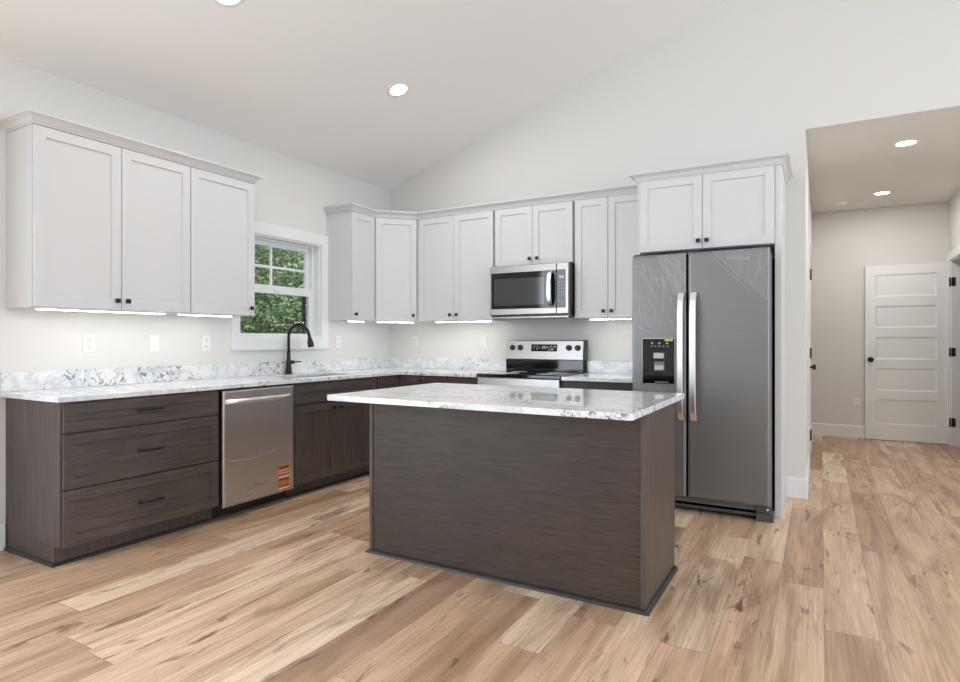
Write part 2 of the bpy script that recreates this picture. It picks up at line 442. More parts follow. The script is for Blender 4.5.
structure(MB().box(-0.16, XR + 0.16, YB - 0.16, 0.0, -0.1, 0.0).box(3.7, 7.0, 0.0, 3.75, -0.1, 0.0).build('floor', M['floor']))
WY0, WY1, WZ0, WZ1 = -1.936, -1.03, 1.235, 2.108
structure(MB().cells([YB - 0.16, WY0, WY1, 0.13], [0, WZ0, WZ1, H0 + 0.12], lambda i, j: not (i == 1 and j == 1), 0.0, -0.16, lambda a, b, c: (c, a, b)).build('wall_left', M['wall']))
structure(MB().prism([(0, 0), (HX0, 0), (HX0, HZ), (HX1, HZ), (HX1, 0), (XR, 0), (XR, H0), (RX, RZ), (0, H0)], 0.0, 0.13, 'y').build('wall_back', M['wall']))
structure(MB().box(XR, XR + 0.16, YB - 0.16, 0.13, 0, H0 + 0.12).build('wall_right', M['wall']))
structure(MB().prism([(0, 0), (XR, 0), (XR, H0), (RX, RZ), (0, H0)], YB - 0.16, YB, 'y').build('wall_front', M['wall']))
structure(MB().prism([(-0.3, H0 - 0.3 * SL), (RX, RZ), (XR + 0.3, H0 - 0.3 * SL), (XR + 0.3, H0 - 0.3 * SL + 0.15), (RX, RZ + 0.15), (-0.3, H0 - 0.3 * SL + 0.15)], YB - 0.2, 0.2, 'y').build('ceiling', M['ceil']))
# hallway
structure(MB().box(HX0 - 0.12, HX0, 0.13, 1.20, 0, HZ).box(HX0 - 0.12, HX0, 2.03, HY, 0, HZ).box(HX0 - 0.12, HX0, 1.20, 2.03, 2.08, HZ).build('wall_hall_left', M['wall']))
structure(MB().box(HX0 - 0.12, 7.0, HY, HY + 0.12, 0, HZ).build('wall_hall_back', M['wall']))
structure(MB().box(HX1, HX1 + 0.12, 0.13, 2.62, 0, HZ).box(HX1, HX1 + 0.12, 3.44, HY, 0, HZ).box(HX1, HX1 + 0.12, 2.62, 3.44, 2.135, HZ).build('wall_hall_right', M['wall']))
structure(MB().box(6.9, 7.0, 0.13, HY, 0, HZ).build('wall_side_room', M['wall']))
structure(MB().box(HX0 - 0.12, 7.0, 0.13, HY + 0.12, HZ, HZ + 0.1).build('ceiling_hall', M['ceil_dimmed']))

# baseboards
BBP = [(0, 0), (0.016, 0), (0.016, 0.135), (0.010, 0.148), (0, 0.15)]
structure(MB().sweep([(0, -9.99), (0, -3.545)], BBP).build('baseboard_left', M['trim']))
structure(MB().sweep([(3.892, 0), (HX0, 0), (HX0, 1.11)], [(a, b * 1.03) for a, b in BBP]).build('baseboard_back', M['trim']))
structure(MB().sweep([(HX0, 2.12), (HX0, HY), (HX1, HY)], [(a, b * 1.03) for a, b in BBP]).build('baseboard_hall', M['trim']))

# kitchen window
win = structure(MB().cells([-2.021, WY0, WY1, -0.936], [1.13, WZ0, WZ1, 2.208], lambda i, j: not (i == 1 and j == 1), -0.001, 0.019, lambda a, b, c: (c, a, b)).build('window_1', M['trim'], bevel=0.002))
# jamb lining, then the vinyl unit set deep in the wall
MB().cells([WY0 - 0.001, WY0 + 0.014, WY1 - 0.014, WY1 + 0.001], [WZ0 - 0.001, WZ0 + 0.014, WZ1 - 0.014, WZ1 + 0.001], lambda i, j: not (i == 1 and j == 1), 0.0, -0.075, lambda a, b, c: (c, a, b)).build('jamb', M['trim'], win)
MB().cells([WY0, WY0 + 0.03, WY1 - 0.03, WY1], [WZ0, WZ0 + 0.028, WZ1 - 0.028, WZ1], lambda i, j: not (i == 1 and j == 1), -0.075, -0.15, lambda a, b, c: (c, a, b)).build('window_frame', M['vinyl'], win, bevel=0.002)
ya, yb = WY0 + 0.03, WY1 - 0.03
us = MB().cells([ya, ya + 0.035, yb - 0.042, yb], [1.665, 1.70, 2.040, 2.085], lambda i, j: not (i == 1 and j == 1), -0.115, -0.145, lambda a, b, c: (c, a, b)).build('upper_sash', M['vinyl'], win, bevel=0.002)
mun = MB()
mun.box(-0.136, -0.124, -1.511, -1.488, 1.70, 2.04)
mun.box(-0.135, -0.125, ya + 0.035, yb - 0.042, 1.851, 1.874)
mun.build('muntin', M['vinyl'], us)
MB().box(-0.132, -0.128, ya + 0.03, yb - 0.03, 1.69, 2.05).build('pane', M['glass'], us)
ls = MB().cells([ya, ya + 0.035, yb - 0.035, yb], [WZ0 + 0.02, 1.272, 1.622, 1.69], lambda i, j: not (i == 1 and j == 1), -0.078, -0.112, lambda a, b, c: (c, a, b)).build('lower_sash', M['vinyl'], win, bevel=0.002)
MB().box(-0.097, -0.093, ya + 0.03, yb - 0.03, 1.265, 1.63).build('pane', M['glass'], ls)
MB().box(-0.138, -0.130, yb - 0.068, yb - 0.030, 1.25, 1.66).build('dark_edge_strip', M['plastic'], ls)  # near-black strip along the right edge of the lower sash
MB().box(-0.078, -0.066, (ya + yb) / 2 - 0.03, (ya + yb) / 2 + 0.03, 1.645, 1.66).build('sash_lock', M['vinyl'], win)

# hall door standing open against the end wall
def five_panel(F, u0, u1, z0, z1, t, name, mat):
    mb = MB(); st = 0.108; w = u1 - u0
    edges = [z0 + 0.19, z0 + 0.49, z0 + 0.595, z0 + 0.865, z0 + 0.975, z0 + 1.24, z0 + 1.355, z0 + 1.615, z0 + 1.73, z0 + 1.995]
    k = (z1 - z0) / 2.11; edges = [z0 + (e - z0) * k for e in edges]
    mb.box(u0, u0 + st, 0, t, z0, z1, F); mb.box(u1 - st, u1, 0, t, z0, z1, F)
    rails = [z0] + edges + [z1]
    for i in range(0, len(rails), 2): mb.box(u0 + st, u1 - st, 0, t, rails[i], rails[i + 1], F)
    for i in range(5):
        a, b = edges[2 * i], edges[2 * i + 1]
        mb.rings(F, u0 + st, u1 - st, a, b, [(0, 0.004), (0, t - 0.001), (0.014, t - 0.009), (0.018, t - 0.009)])
    return mb
FH = lambda u, n, z: (u, 3.505 - n, z)
d1 = structure(five_panel(FH, 4.597, 5.410, 0.008, 2.117, 0.035, 'door_1', M['doorw']).build('door_1', M['doorw'], origin=(4.597, 3.505, 0.008)))
kb = MB().lathe([(0.0, -0.001), (0.032, -0.001), (0.032, 0.006), (0.012, 0.010), (0.011, 0.032), (0.025, 0.040), (0.030, 0.052), (0.024, 0.064), (0, 0.068)], (4.653, 3.47, 0.975), (0, -1, 0))
kb.build('door_knob', M['black'], d1)
for z in (0.267, 1.075, 1.883): MB().box(5.431, 5.468, 3.4195, 3.4248, z - 0.05, z + 0.05).tube([(5.420, 3.440, z - 0.05), (5.420, 3.440, z + 0.05)], 0.009).build('hinge', M['black'], d1)
structure(MB().box(HX1 - 0.018, HX1, 3.44, 3.527, 0, 2.135).box(HX1 - 0.018, HX1, 2.535, 2.62, 0, 2.135).box(HX1 - 0.020, HX1, 2.52, 3.53, 2.135, 2.225).box(HX1, HX1 + 0.12, 3.425, 3.44, 0, 2.135).box(HX1, HX1 + 0.12, 2.62, 2.635, 0, 2.135).box(HX1, HX1 + 0.12, 2.635, 3.425, 2.12, 2.135).build('trim_1', M['trim']))
# closed door in the hall's left wall
FW = lambda u, n, z: (HX0 - 0.045 + n, u, z)
d2 = structure(five_panel(FW, 1.218, 2.012, 0.008, 2.06, 0.035, 'door_2', M['doorw']).build('door_2', M['doorw'], origin=(HX0, 1.218, 0.008)))
MB().lathe([(0.0, -0.001), (0.032, -0.001), (0.032, 0.006), (0.012, 0.010), (0.011, 0.032), (0.025, 0.040), (0.030, 0.052), (0.024, 0.064), (0, 0.068)], (HX0 - 0.01, 1.95, 0.93), (1, 0, 0)).build('door_knob', M['black'], d2)
for z in (0.32, 1.09, 1.83): MB().box(HX0 - 0.011, HX0 + 0.014, 1.206, 1.218, z - 0.05, z + 0.05).tube([(HX0 + 0.018, 1.212, z - 0.05), (HX0 + 0.018, 1.212, z + 0.05)], 0.009).build('hinge', M['black'], d2)
structure(MB().box(HX0, HX0 + 0.012, 1.113, 1.205, 0, 2.07).box(HX0, HX0 + 0.012, 2.025, 2.117, 0, 2.07).box(HX0, HX0 + 0.013, 1.10, 2.13, 2.07, 2.16).box(HX0 - 0.12, HX0, 1.20, 1.216, 0, 2.08).box(HX0 - 0.12, HX0, 2.014, 2.03, 0, 2.08).box(HX0 - 0.12, HX0, 1.216, 2.014, 2.062, 2.08).build('trim_2', M['trim']))

# ------------------------------------------------------------------ cabinet builders
def shaker(F, u0, u1, z0, z1, n0, w=0.058, t=DD, mat=None, name='door', parent=None):
    R = [(0, n0), (0, n0 + t - 0.002), (0.002, n0 + t), (w, n0 + t), (w + 0.003, n0 + t - 0.011)]
    return MB().rings(F, u0, u1, z0, z1, R).build(name, mat, parent)
def knob(F, u, n, z, parent):
    c = lambda a: Vector(F(*a)); ax = c((u, n + 1, z)) - c((u, n, z))
    mb = MB().lathe([(0.006, -0.0005), (0.006, 0.014)], c((u, n, z)), ax, 12)
    mb.rings(F, u - 0.014, u + 0.014, z - 0.014, z + 0.014, [(0.004, n + 0.013), (0, n + 0.016), (0, n + 0.023), (0.004, n + 0.027)])
    return mb.build('knob', M['black'], parent)
def pull(F, u, n, z, L, parent):
    a = lambda du, dn: F(u + du, n + dn, z)
    mb = MB().tube([a(-L / 2, 0.028), a(-L / 4, 0.029), a(L / 4, 0.029), a(L / 2, 0.028)], 0.0065)
    for s in (-1, 1): mb.lathe([(0.007, -0.0005), (0.006, 0.028)], a(s * L * 0.36, 0), Vector(a(0, 1)) - Vector(a(0, 0)), 12)
    return mb.build('handle', M['black'], parent)

ZB, ZT, ZC = 1.40, 2.42, 2.475
def wall_cab(F, u0, u1, doors, label, z0=ZB, group='white wall cabinets', n1=UD - DD - 0.003, name='wall_cabinet', gl=0.0, gr=0.0):
    """doors: list of (u0, u1, knob_u or None)"""
    t = thing(name, label, 'cabinet', F((u0 + u1) / 2, n1 / 2, z0), group)
    mb = MB().box(u0 + gl, u1 - gr, 0.001, n1, z0, ZT - 0.001, F)
    mb.build('cabinet_body', M['white'], t, bevel=0.0015)
    for a, b, ku in doors:
        d = shaker(F, a, b, z0 + 0.003, ZT - 0.004, n1 + 0.003, mat=M['white'], parent=t)
        if ku is not None: knob(F, ku, UD, z0 + 0.058, d)
    return t
G = 'white wall cabinets'
wall_cab(FL, -3.535, -2.583, [(-3.531, -3.0555, -3.085), (-3.0515, -2.586, -3.022)], 'large white double door wall cabinet at the far left end of the kitchen')
wall_cab(FL, -2.583, -2.044, [(-2.580, -2.046, -2.085)], 'white single door wall cabinet overlapping the left edge of the window')
wall_cab(FL, -0.945, -0.625, [(-0.941, -0.628, -0.905)], 'narrow white wall cabinet just right of the window')
# diagonal corner cabinet
t = thing('corner_wall_cabinet', 'white diagonal wall cabinet set across the corner of the room', 'cabinet', (0.2, -0.2, ZB), G)
MB().prism([(0.001, -0.001), (0.001, -0.611), (0.300, -0.611), (0.611, -0.300), (0.611, -0.001)], ZB, ZT - 0.001, 'z').build('cabinet_body', M['white'], t, bevel=0.0015)
DL = math.hypot(0.311, 0.311)
DAX, DAY = 0.300, -0.611
d = shaker(FDIAG, 0.020, DL - 0.020, ZB + 0.003, ZT - 0.004, 0.003, mat=M['white'], parent=t)
knob(FDIAG, DL - 0.055, 0.022, ZB + 0.058, d)
wall_cab(FB, 0.625, 1.482, [(0.628, 1.0455, 1.010), (1.0495, 1.476, 1.085)], 'white double door wall cabinet between the corner and the microwave')
wall_cab(FB, 1.493, 2.262, [(1.499, 1.8755, 1.855), (1.8795, 2.257, 1.930)], 'short white double door wall cabinet above the microwave', z0=1.885)
wall_cab(FB, 2.274, 2.890, [(2.280, 2.5715, 2.537), (2.5755, 2.882, 2.607)], 'white double door wall cabinet between the microwave and the fridge')

# tall fridge surround with its own cabinet
FY = 0.637
t = thing('fridge_cabinet', 'deep white double door cabinet above the fridge with a tall side panel', 'cabinet', (3.40, -0.3, 0), G)
MB().box(2.920, 3.850, -FY + DD + 0.003, -0.001, 1.878, ZT - 0.001).build('cabinet_body', M['white'], t, bevel=0.0015)
MB().box(3.850, 3.890, -0.617, -0.001, 0.0, ZT - 0.001).build('side_panel', M['white'], t, bevel=0.0015)
MB().box(2.900, 2.920, -0.617, -0.001, 0.0, ZT - 0.001).build('side_panel', M['white'], t, bevel=0.0015)
for a, b, ku in ((2.924, 3.3745, 3.350), (3.3785, 3.848, 3.409)):
    d = shaker(FB, a, b, 1.881, ZT - 0.004, FY - DD, mat=M['white'], parent=t)
    knob(FB, ku, FY, 1.936, d)

# crown mouldings resting on the cabinets
CR = [(-0.012, 0), (0.004, 0), (0.004, 0.010), (0.010, 0.013), (0.013, 0.022), (0.020, 0.032), (0.032, 0.040), (0.043, 0.044), (0.050, 0.047), (0.052, 0.060), (-0.012, 0.060)]
def crown(path, label):
    o = MB().sweep(path, CR, ZT).build('crown_moulding', M['white'], origin=(path[0][0], path[0][1], ZT)); return tag(o, label, 'crown moulding', 'white crown mouldings')
crown([(0.002, -2.044), (UD, -2.044), (UD, -3.535), (0.002, -3.535)][::-1], 'white crown moulding over the cabinets left of the window')
crown([(0.002, -0.945), (UD, -0.945), (UD, -0.624), (0.624, -UD), (2.898, -UD)], 'long white crown moulding running around the room corner to the fridge cabinet')
crown([(2.900, -0.38), (2.900, -FY + 0.012), (3.890, -FY + 0.012), (3.890, -0.002)], 'white crown moulding on top of the deep fridge cabinet')

def crease(door, F, n, lines, r, name='protective_film'):
    mb = MB()
    for L in lines:
        P = []
        for (u0, z0), (u1, z1) in zip(L, L[1:]):
            for k in range(5): P.append((u0 + (u1 - u0) * k / 5, z0 + (z1 - z0) * k / 5))
        P.append(L[-1]); m = len(P) - 1; prev = None
        for k, (u, z) in enumerate(P):
            a, b = P[max(k - 1, 0)], P[min(k + 1, m)]; du, dz = b[0] - a[0], b[1] - a[1]; q = math.hypot(du, dz)
            w = r * (0.15 + math.sin(math.pi * (k + 0.3) / (m + 0.6)))
            c = [mb.bm.verts.new(F(u - dz / q * w, n, z + du / q * w)), mb.bm.verts.new(F(u, n + 0.6 * w, z)), mb.bm.verts.new(F(u + dz / q * w, n, z - du / q * w))]
            if prev:
                mb.bm.faces.new((prev[0], prev[1], c[1], c[0])); mb.bm.faces.new((prev[1], prev[2], c[2], c[1]))
            prev = c
    return mb.build(name, M['film'], door)

# ------------------------------------------------------------------ base cabinets
BD, FD = 0.610, 0.632
def dark_front(F, u0, u1, z0, z1, mat, parent, name, w=0.058):
    return shaker(F, u0, u1, z0, z1, BD + 0.003, w=w, mat=mat, name=name, parent=parent)
def carcass(F, u0, u1, t, mat, toe=0.55):
    MB().box(u0, u1, 0.001, BD, 0.105, 0.884, F).build('cabinet_body', mat, t, bevel=0.001)
    MB().box(u0, u1, 0.02, toe, 0.0, 0.1045, F).build('toe_kick', mat, t)
GB = 'dark brown base cabinets'
t = thing('base_cabinet', 'dark brown base cabinet with three wide drawers at the left end', 'cabinet', (0.3, -3.06, 0), GB)
MB().box(0.001, BD, -3.537, -2.588, 0.105, 0.884).build('cabinet_body', M['wood_v'], t, bevel=0.001)
MB().box(0.001, 0.55, -3.537, -2.588, 0.0, 0.1045).build('toe_kick', M['wood_v'], t)
MB().sweep([(0.565, -2.60), (0.55, -2.60), (0.55, -3.537), (0.001, -3.537)][::-1][0:3], [(0, 0.0005), (0.017, 0.0005), (0.015, 0.008), (0.009, 0.015), (0, 0.018)]).build('shoe_moulding', M['shoe'], t)
for (a, b) in ((0.107, 0.406), (0.416, 0.708), (0.718, 0.873)):
    d = dark_front(FL, -3.530, -2.594, a, b, M['wood_y'], t, 'drawer', 0.056)
    pull(FL, -3.065, FD - 0.001, (a + b) / 2 + (0.008 if b > 0.8 else 0.002), 0.155, d)

# dishwasher
t = thing('dishwasher', 'stainless steel dishwasher with an orange label, between dark base cabinets', 'dishwasher', (0.3, -2.266, 0))
MB().box(0.03, 0.600, -2.572, -1.957, 0.10, 0.876).build('tub', M['dark'], t)
MB().box(0.05, 0.53, -2.570, -1.960, 0.0, 0.0995).build('toe_kick', M['plastic'], t)
dd = MB().rings(FL, -2.572, -1.955, 0.085, 0.872, [(0, 0.602), (0, 0.642), (0.004, 0.648), (0.012, 0.650)]).build('door', M['dwsteel'], t)
hb = MB()
prev = None
L = []
for k in range(13):
    s_ = -1 + 2 * k / 12; y = -2.2735 + s_ * 0.285; n = 0.650 + 0.040 * (1 - abs(s_) ** 6)
    L.append((n, y))
SEC = [(-0.010, 0.779), (0.001, 0.779), (0.006, 0.786), (0.008, 0.7965), (0.006, 0.807), (0.001, 0.814), (-0.010, 0.814)]
rows = [[hb.bm.verts.new((n + q, y, z)) for q, z in SEC] for n, y in L]
for A, B in zip(rows, rows[1:]):
    for k in range(7):
        f = hb.bm.faces.new((A[k], A[(k + 1) % 7], B[(k + 1) % 7], B[k])); f.smooth = 1 <= k <= 4
hb.bm.faces.new(rows[0][::-1]); hb.bm.faces.new(rows[-1])
hb.build('handle', M['handle'], dd)
lab = MB().box(0.6495, 0.6512, -2.108, -2.003, 0.105, 0.283).build('sticker', M['orange'], dd)
lab['label'] = 'orange warning sticker with white and brown lines'
for a, b in ((0.196, 0.206), (0.112, 0.121), (0.225, 0.229), (0.245, 0.249)): MB().box(0.6510, 0.6518, -2.104, -2.007, a, b).build('white_line', M['paper'], lab)
for a, b in ((0.262, 0.276), (0.172, 0.186), (0.128, 0.136), (0.212, 0.218)): MB().box(0.6510, 0.6518, -2.104, -2.010, a, b).build('brown_line', M['brown'], lab)
# wrinkles in the clear film
crease(dd, FL, 0.6505, [[(-2.55, 0.40), (-2.45, 0.385), (-2.30, 0.385), (-2.15, 0.41), (-2.05, 0.445)], [(-2.50, 0.10), (-2.42, 0.135), (-2.32, 0.165), (-2.22, 0.19)], [(-2.55, 0.10), (-2.53, 0.19)], [(-2.54, 0.30), (-2.50, 0.12)]], 0.0022)

# sink base
t = thing('sink_base_cabinet', 'dark brown double door base cabinet under the sink, right of the dishwasher', 'cabinet', (0.3, -1.45, 0), GB)
mb = MB().box(0.001, BD, -1.944, -1.926, 0.105, 0.884).box(0.001, BD, -0.975, -0.957, 0.105, 0.884).box(0.001, BD, -1.926, -0.975, 0.105, 0.123).box(0.001, 0.012, -1.926, -0.975, 0.123, 0.884)
mb.box(BD - 0.02, BD, -1.926, -0.975, 0.85, 0.884).box(BD - 0.02, BD, -1.926, -0.975, 0.69, 0.73).build('cabinet_body', M['wood_v'], t)
MB().box(0.02, 0.55, -1.944, -0.957, 0.0, 0.1045).build('toe_kick', M['wood_v'], t)
MB().sweep([(0.55, -0.96), (0.55, -1.944)][::-1], [(0, 0.0005), (0.017, 0.0005), (0.015, 0.008), (0.009, 0.015), (0, 0.018)]).build('shoe_moulding', M['shoe'], t)
dark_front(FL, -1.934, -0.964, 0.718, 0.868, M['wood_y'], t, 'false_drawer_front', 0.056)
for a, b, ku in ((-1.934, -1.489, -1.518), (-1.485, -0.964, -1.440)):
    d = dark_front(FL, a, b, 0.100, 0.704, M['wood_v'], t, 'door')
    knob(FL, ku, FD, 0.662, d)
# corner base
t = thing('corner_base_cabinet', 'dark brown corner base cabinet with doors meeting in the inside corner', 'cabinet', (0.4, -0.4, 0), GB)
MB().prism([(0.001, -0.001), (0.001, -0.953), (BD, -0.953), (BD, -BD), (0.926, -BD), (0.926, -0.001)], 0.105, 0.884, 'z').build('cabinet_body', M['wood_v'], t)
MB().prism([(0.02, -0.02), (0.02, -0.953), (0.55, -0.953), (0.55, -0.55), (0.926, -0.55), (0.926, -0.02)], 0.0, 0.1045, 'z').build('toe_kick', M['wood_v'], t)
dark_front(FL, -0.946, -0.636, 0.107, 0.870, M['wood_v'], t, 'door')
d = dark_front(FB, 0.636, 0.920, 0.107, 0.870, M['wood_v'], t, 'door')
knob(FB, 0.885, FD, 0.835, d)
def back_base(u0, u1, label):
    t = thing('base_cabinet', label, 'cabinet', ((u0 + u1) / 2, -0.3, 0), GB)
    carcass(FB, u0, u1, t, M['wood_v'])
    d = dark_front(FB, u0 + 0.006, u1 - 0.006, 0.718, 0.873, M['wood_x_shaded'], t, 'drawer', 0.056); pull(FB, (u0 + u1) / 2, FD - 0.001, 0.795, 0.155, d)
    m = (u0 + u1) / 2
    for a, b, ku in ((u0 + 0.006, m - 0.002, m - 0.04), (m + 0.002, u1 - 0.006, m + 0.04)):
        d = dark_front(FB, a, b, 0.107, 0.706, M['wood_v'], t, 'door'); knob(FB, ku, FD, 0.66, d)
back_base(0.930, 1.488, 'dark brown base cabinet left of the range, mostly behind the island')
back_base(2.286, 2.896, 'dark brown base cabinet between the range and the fridge')

# ------------------------------------------------------------------ countertops, backsplashes
CZ0, CZ1, CD = 0.8845, 0.914, 0.645
SX0, SX1, SY0, SY1 = 0.135, 0.505, -1.80, -1.10
xs = [0.001, SX0, SX1, CD, 1.490]; ys = [-3.565, SY0, SY1, -CD, -0.001]
o = MB().cells(xs, ys, lambda i, j: not (i == 1 and j == 1) and (i < 3 or j == 3), CZ0, CZ1, lambda a, b, c: (a, b, c)).build('countertop', M['granite_soft'], bevel=0.003, origin=(0, -3.565, CZ0))
tag(o, 'L-shaped white granite countertop running from the drawers around to the range', 'countertop', 'white granite countertops')
o = MB().box(2.284, 2.898, -CD, -0.001, CZ0, CZ1).build('countertop', M['granite_soft'], bevel=0.003, origin=(2.284, 0, CZ0))
tag(o, 'short white granite countertop between the range and the fridge', 'countertop', 'white granite countertops')
GS = 'granite backsplash strips'
o = MB().box(0.001, 0.020, -3.565, -0.001, CZ1 + 0.0005, 1.027).build('backsplash', M['granite_soft'], bevel=0.002, origin=(0, -3.565, CZ1)); tag(o, 'low granite backsplash strip along the window wall', 'backsplash', GS)
o = MB().box(0.021, 1.490, -0.020, -0.001, CZ1 + 0.0005, 1.027).build('backsplash', M['granite_soft'], bevel=0.002, origin=(0.021, 0.01, CZ1)); tag(o, 'low granite backsplash strip between the room corner and the range', 'backsplash', GS)
o = MB().box(2.290, 2.898, -0.020, -0.001, CZ1 + 0.0005, 1.027).build('backsplash', M['granite_soft'], bevel=0.002, origin=(2.29, 0.02, CZ1)); tag(o, 'low granite backsplash strip between the range and the fridge', 'backsplash', GS)

# sink
t = thing('kitchen_sink', 'undermounted steel sink in the countertop below the window', 'sink', (0.32, -1.45, 0.70))
mb = MB().cells([SX0 - 0.02, SX0 + 0.003, SX1 - 0.003, SX1 + 0.02], [SY0 - 0.02, SY0 + 0.003, SY1 - 0.003, SY1 + 0.02], lambda i, j: not (i == 1 and j == 1), CZ0 - 0.004, CZ0 - 0.0005, lambda a, b, c: (a, b, c))
def bowl(z, i): return [(SX0 + i, SY0 + i, z), (SX1 - i, SY0 + i, z), (SX1 - i, SY1 - i, z), (SX0 + i, SY1 - i, z)]
prev = None
for z, i in ((CZ0 - 0.001, 0.001), (0.71, 0.012), (0.70, 0.03)):
    c = [mb.bm.verts.new(p) for p in bowl(z, i)]
    if prev:
        for j in range(4): mb.bm.faces.new((prev[j], prev[(j + 1) % 4], c[(j + 1) % 4], c[j]))
    prev = c
mb.bm.faces.new(prev)
mb.build('basin', M['steel'], t)
MB().lathe([(0.045, 0.0), (0.043, 0.004), (0.03, 0.002), (0, 0.001)], (0.32, -1.45, 0.7)).build('drain', M['plastic'], t)

# faucet
fx_, fy_ = 0.065, -1.474
t = thing('kitchen_faucet', 'matte black gooseneck faucet behind the sink', 'faucet', (fx_, fy_, CZ1))
MB().lathe([(0, 0.0003), (0.034, 0.0003), (0.034, 0.006), (0.029, 0.012), (0.022, 0.075), (0.0165, 0.15), (0.014, 0.20)], (fx_, fy_, CZ1)).build('base', M['black'], t)
pts = [(fx_, fy_, CZ1 + 0.19), (fx_, fy_, CZ1 + 0.33)]
dx, dy = 0.98, 0.20
R_ = 0.104
for k in range(1, 14):
    a = math.pi * 0.97 * k / 13
    pts.append((fx_ + dx * R_ * (1 - math.cos(a)), fy_ + dy * R_ * (1 - math.cos(a)), CZ1 + 0.33 + R_ * math.sin(a)))
e = pts[-1]; pts.append((e[0] + 0.004, e[1], e[2] - 0.012))
MB().tube(pts, 0.0125).build('spout', M['black'], t)
MB().lathe([(0.0135, 0.0), (0.015, 0.012), (0.017, 0.028), (0.025, 0.052), (0.027, 0.094), (0.023, 0.100), (0.0, 0.100)], (pts[-1][0] - 0.001, pts[-1][1], pts[-1][2] + 0.01), (0.18, 0.03, -1)).build('spray_head', M['black'], t)
MB().tube([(fx_, fy_ + 0.014, CZ1 + 0.105), (fx_, fy_ + 0.055, CZ1 + 0.105)], [0.016, 0.017]).tube([(fx_ + 0.003, fy_ + 0.05, CZ1 + 0.107), (fx_ + 0.05, fy_ + 0.10, CZ1 + 0.108)], [0.006, 0.005]).build('lever', M['black'], t)

# ------------------------------------------------------------------ text
def text_mesh(txt, size, name, mat, parent, F, u, n, z, depth=0.0006, shear=0.0, center=True):
    cu = bpy.data.curves.new(name, 'FONT'); cu.body = txt; cu.size = size; cu.extrude = depth; cu.shear = shear
    cu.align_x = 'CENTER' if center else 'LEFT'; cu.align_y = 'CENTER'
    tmp = bpy.data.objects.new(name, cu); COL.objects.link(tmp)
    dg = bpy.context.evaluated_depsgraph_get(); me = bpy.data.meshes.new_from_object(tmp.evaluated_get(dg))
    bpy.data.objects.remove(tmp); me.materials.clear(); me.materials.append(mat)
    off = wloc(parent)
    for v in me.vertices: v.co = Vector(F(u + v.co.x, n + v.co.z, z + v.co.y)) - off
    o = bpy.data.objects.new(name, me); COL.objects.link(o); o.parent = parent
    return o

text_mesh('Whirlpool', 0.026, 'logo', M['logo'], dd, FL, -2.272, 0.6525, 0.19)

# ------------------------------------------------------------------ range
RX0, RX1 = 1.499, 2.277
t = thing('kitchen_range', 'stainless electric range with black glass cooktop and rear control panel', 'range', ((RX0 + RX1) / 2, -0.33, 0))
MB().box(RX0, RX1, -0.615, -0.02, 0.03, 0.895).build('body', M['grey'], t, bevel=0.002)
MB().box(RX0 + 0.02, RX1 - 0.02, -0.56, -0.05, 0.0, 0.03).build('plinth', M['plastic'], t)
ct = MB().box(RX0 - 0.004, RX1 + 0.004, -0.655, -0.09, 0.8955, 0.921).build('cooktop', M['bglass'], t, bevel=0.003)
for (bx, by, r) in ((1.70, -0.47, 0.105), (2.08, -0.47, 0.085), (1.70, -0.22, 0.075), (2.08, -0.22, 0.095)):
    mb = MB().lathe([(r, 0.0), (r + 0.003, 0.0003), (r + 0.003, 0.0006), (r, 0.0006)], (bx, by, 0.9209), seg=40)
    mb.build('burner_ring', M['mark'], ct)
od = MB().box(RX0 + 0.003, RX1 - 0.003, -0.655, -0.6155, 0.25, 0.888).build('oven_door', M['rangest'], t, bevel=0.004)
MB().box(RX0 + 0.09, RX1 - 0.09, -0.6565, -0.655, 0.38, 0.72).build('oven_window', M['bglass'], od)
mb = MB().tube([(RX0 + 0.05, -0.70, 0.815), (RX1 - 0.05, -0.70, 0.815)], 0.013)
for x in (RX0 + 0.07, RX1 - 0.07): mb.box(x - 0.012, x + 0.012, -0.70, -0.654, 0.805, 0.825)
mb.build('oven_handle', M['handle'], od)
MB().box(RX0 + 0.003, RX1 - 0.003, -0.65, -0.6155, 0.05, 0.24).build('drawer', M['rangest'], t, bevel=0.004)
# rear control panel
bk = MB().box(RX0, RX1 + 0.0, -0.098, -0.02, 0.9215, 1.036).build('backguard', M['bglass'], t, bevel=0.004)
cp = MB().prism([(-0.105, 1.038), (-0.098, 1.030), (-0.02, 1.030), (-0.02, 1.212), (-0.075, 1.212), (-0.082, 1.206)], RX0, RX1 - 0.004, 'x').build('control_panel', M['rangest'], t, bevel=0.002)
MB().prism([(-0.110, 1.034), (-0.02, 1.034), (-0.02, 1.214), (-0.074, 1.214)], RX1 - 0.004, RX1 + 0.012, 'x').build('end_cap', M['plastic'], t)
MB().box(RX0, RX1, -0.109, -0.1035, 1.037, 1.052).build('trim_strip', M['rangest'], cp)
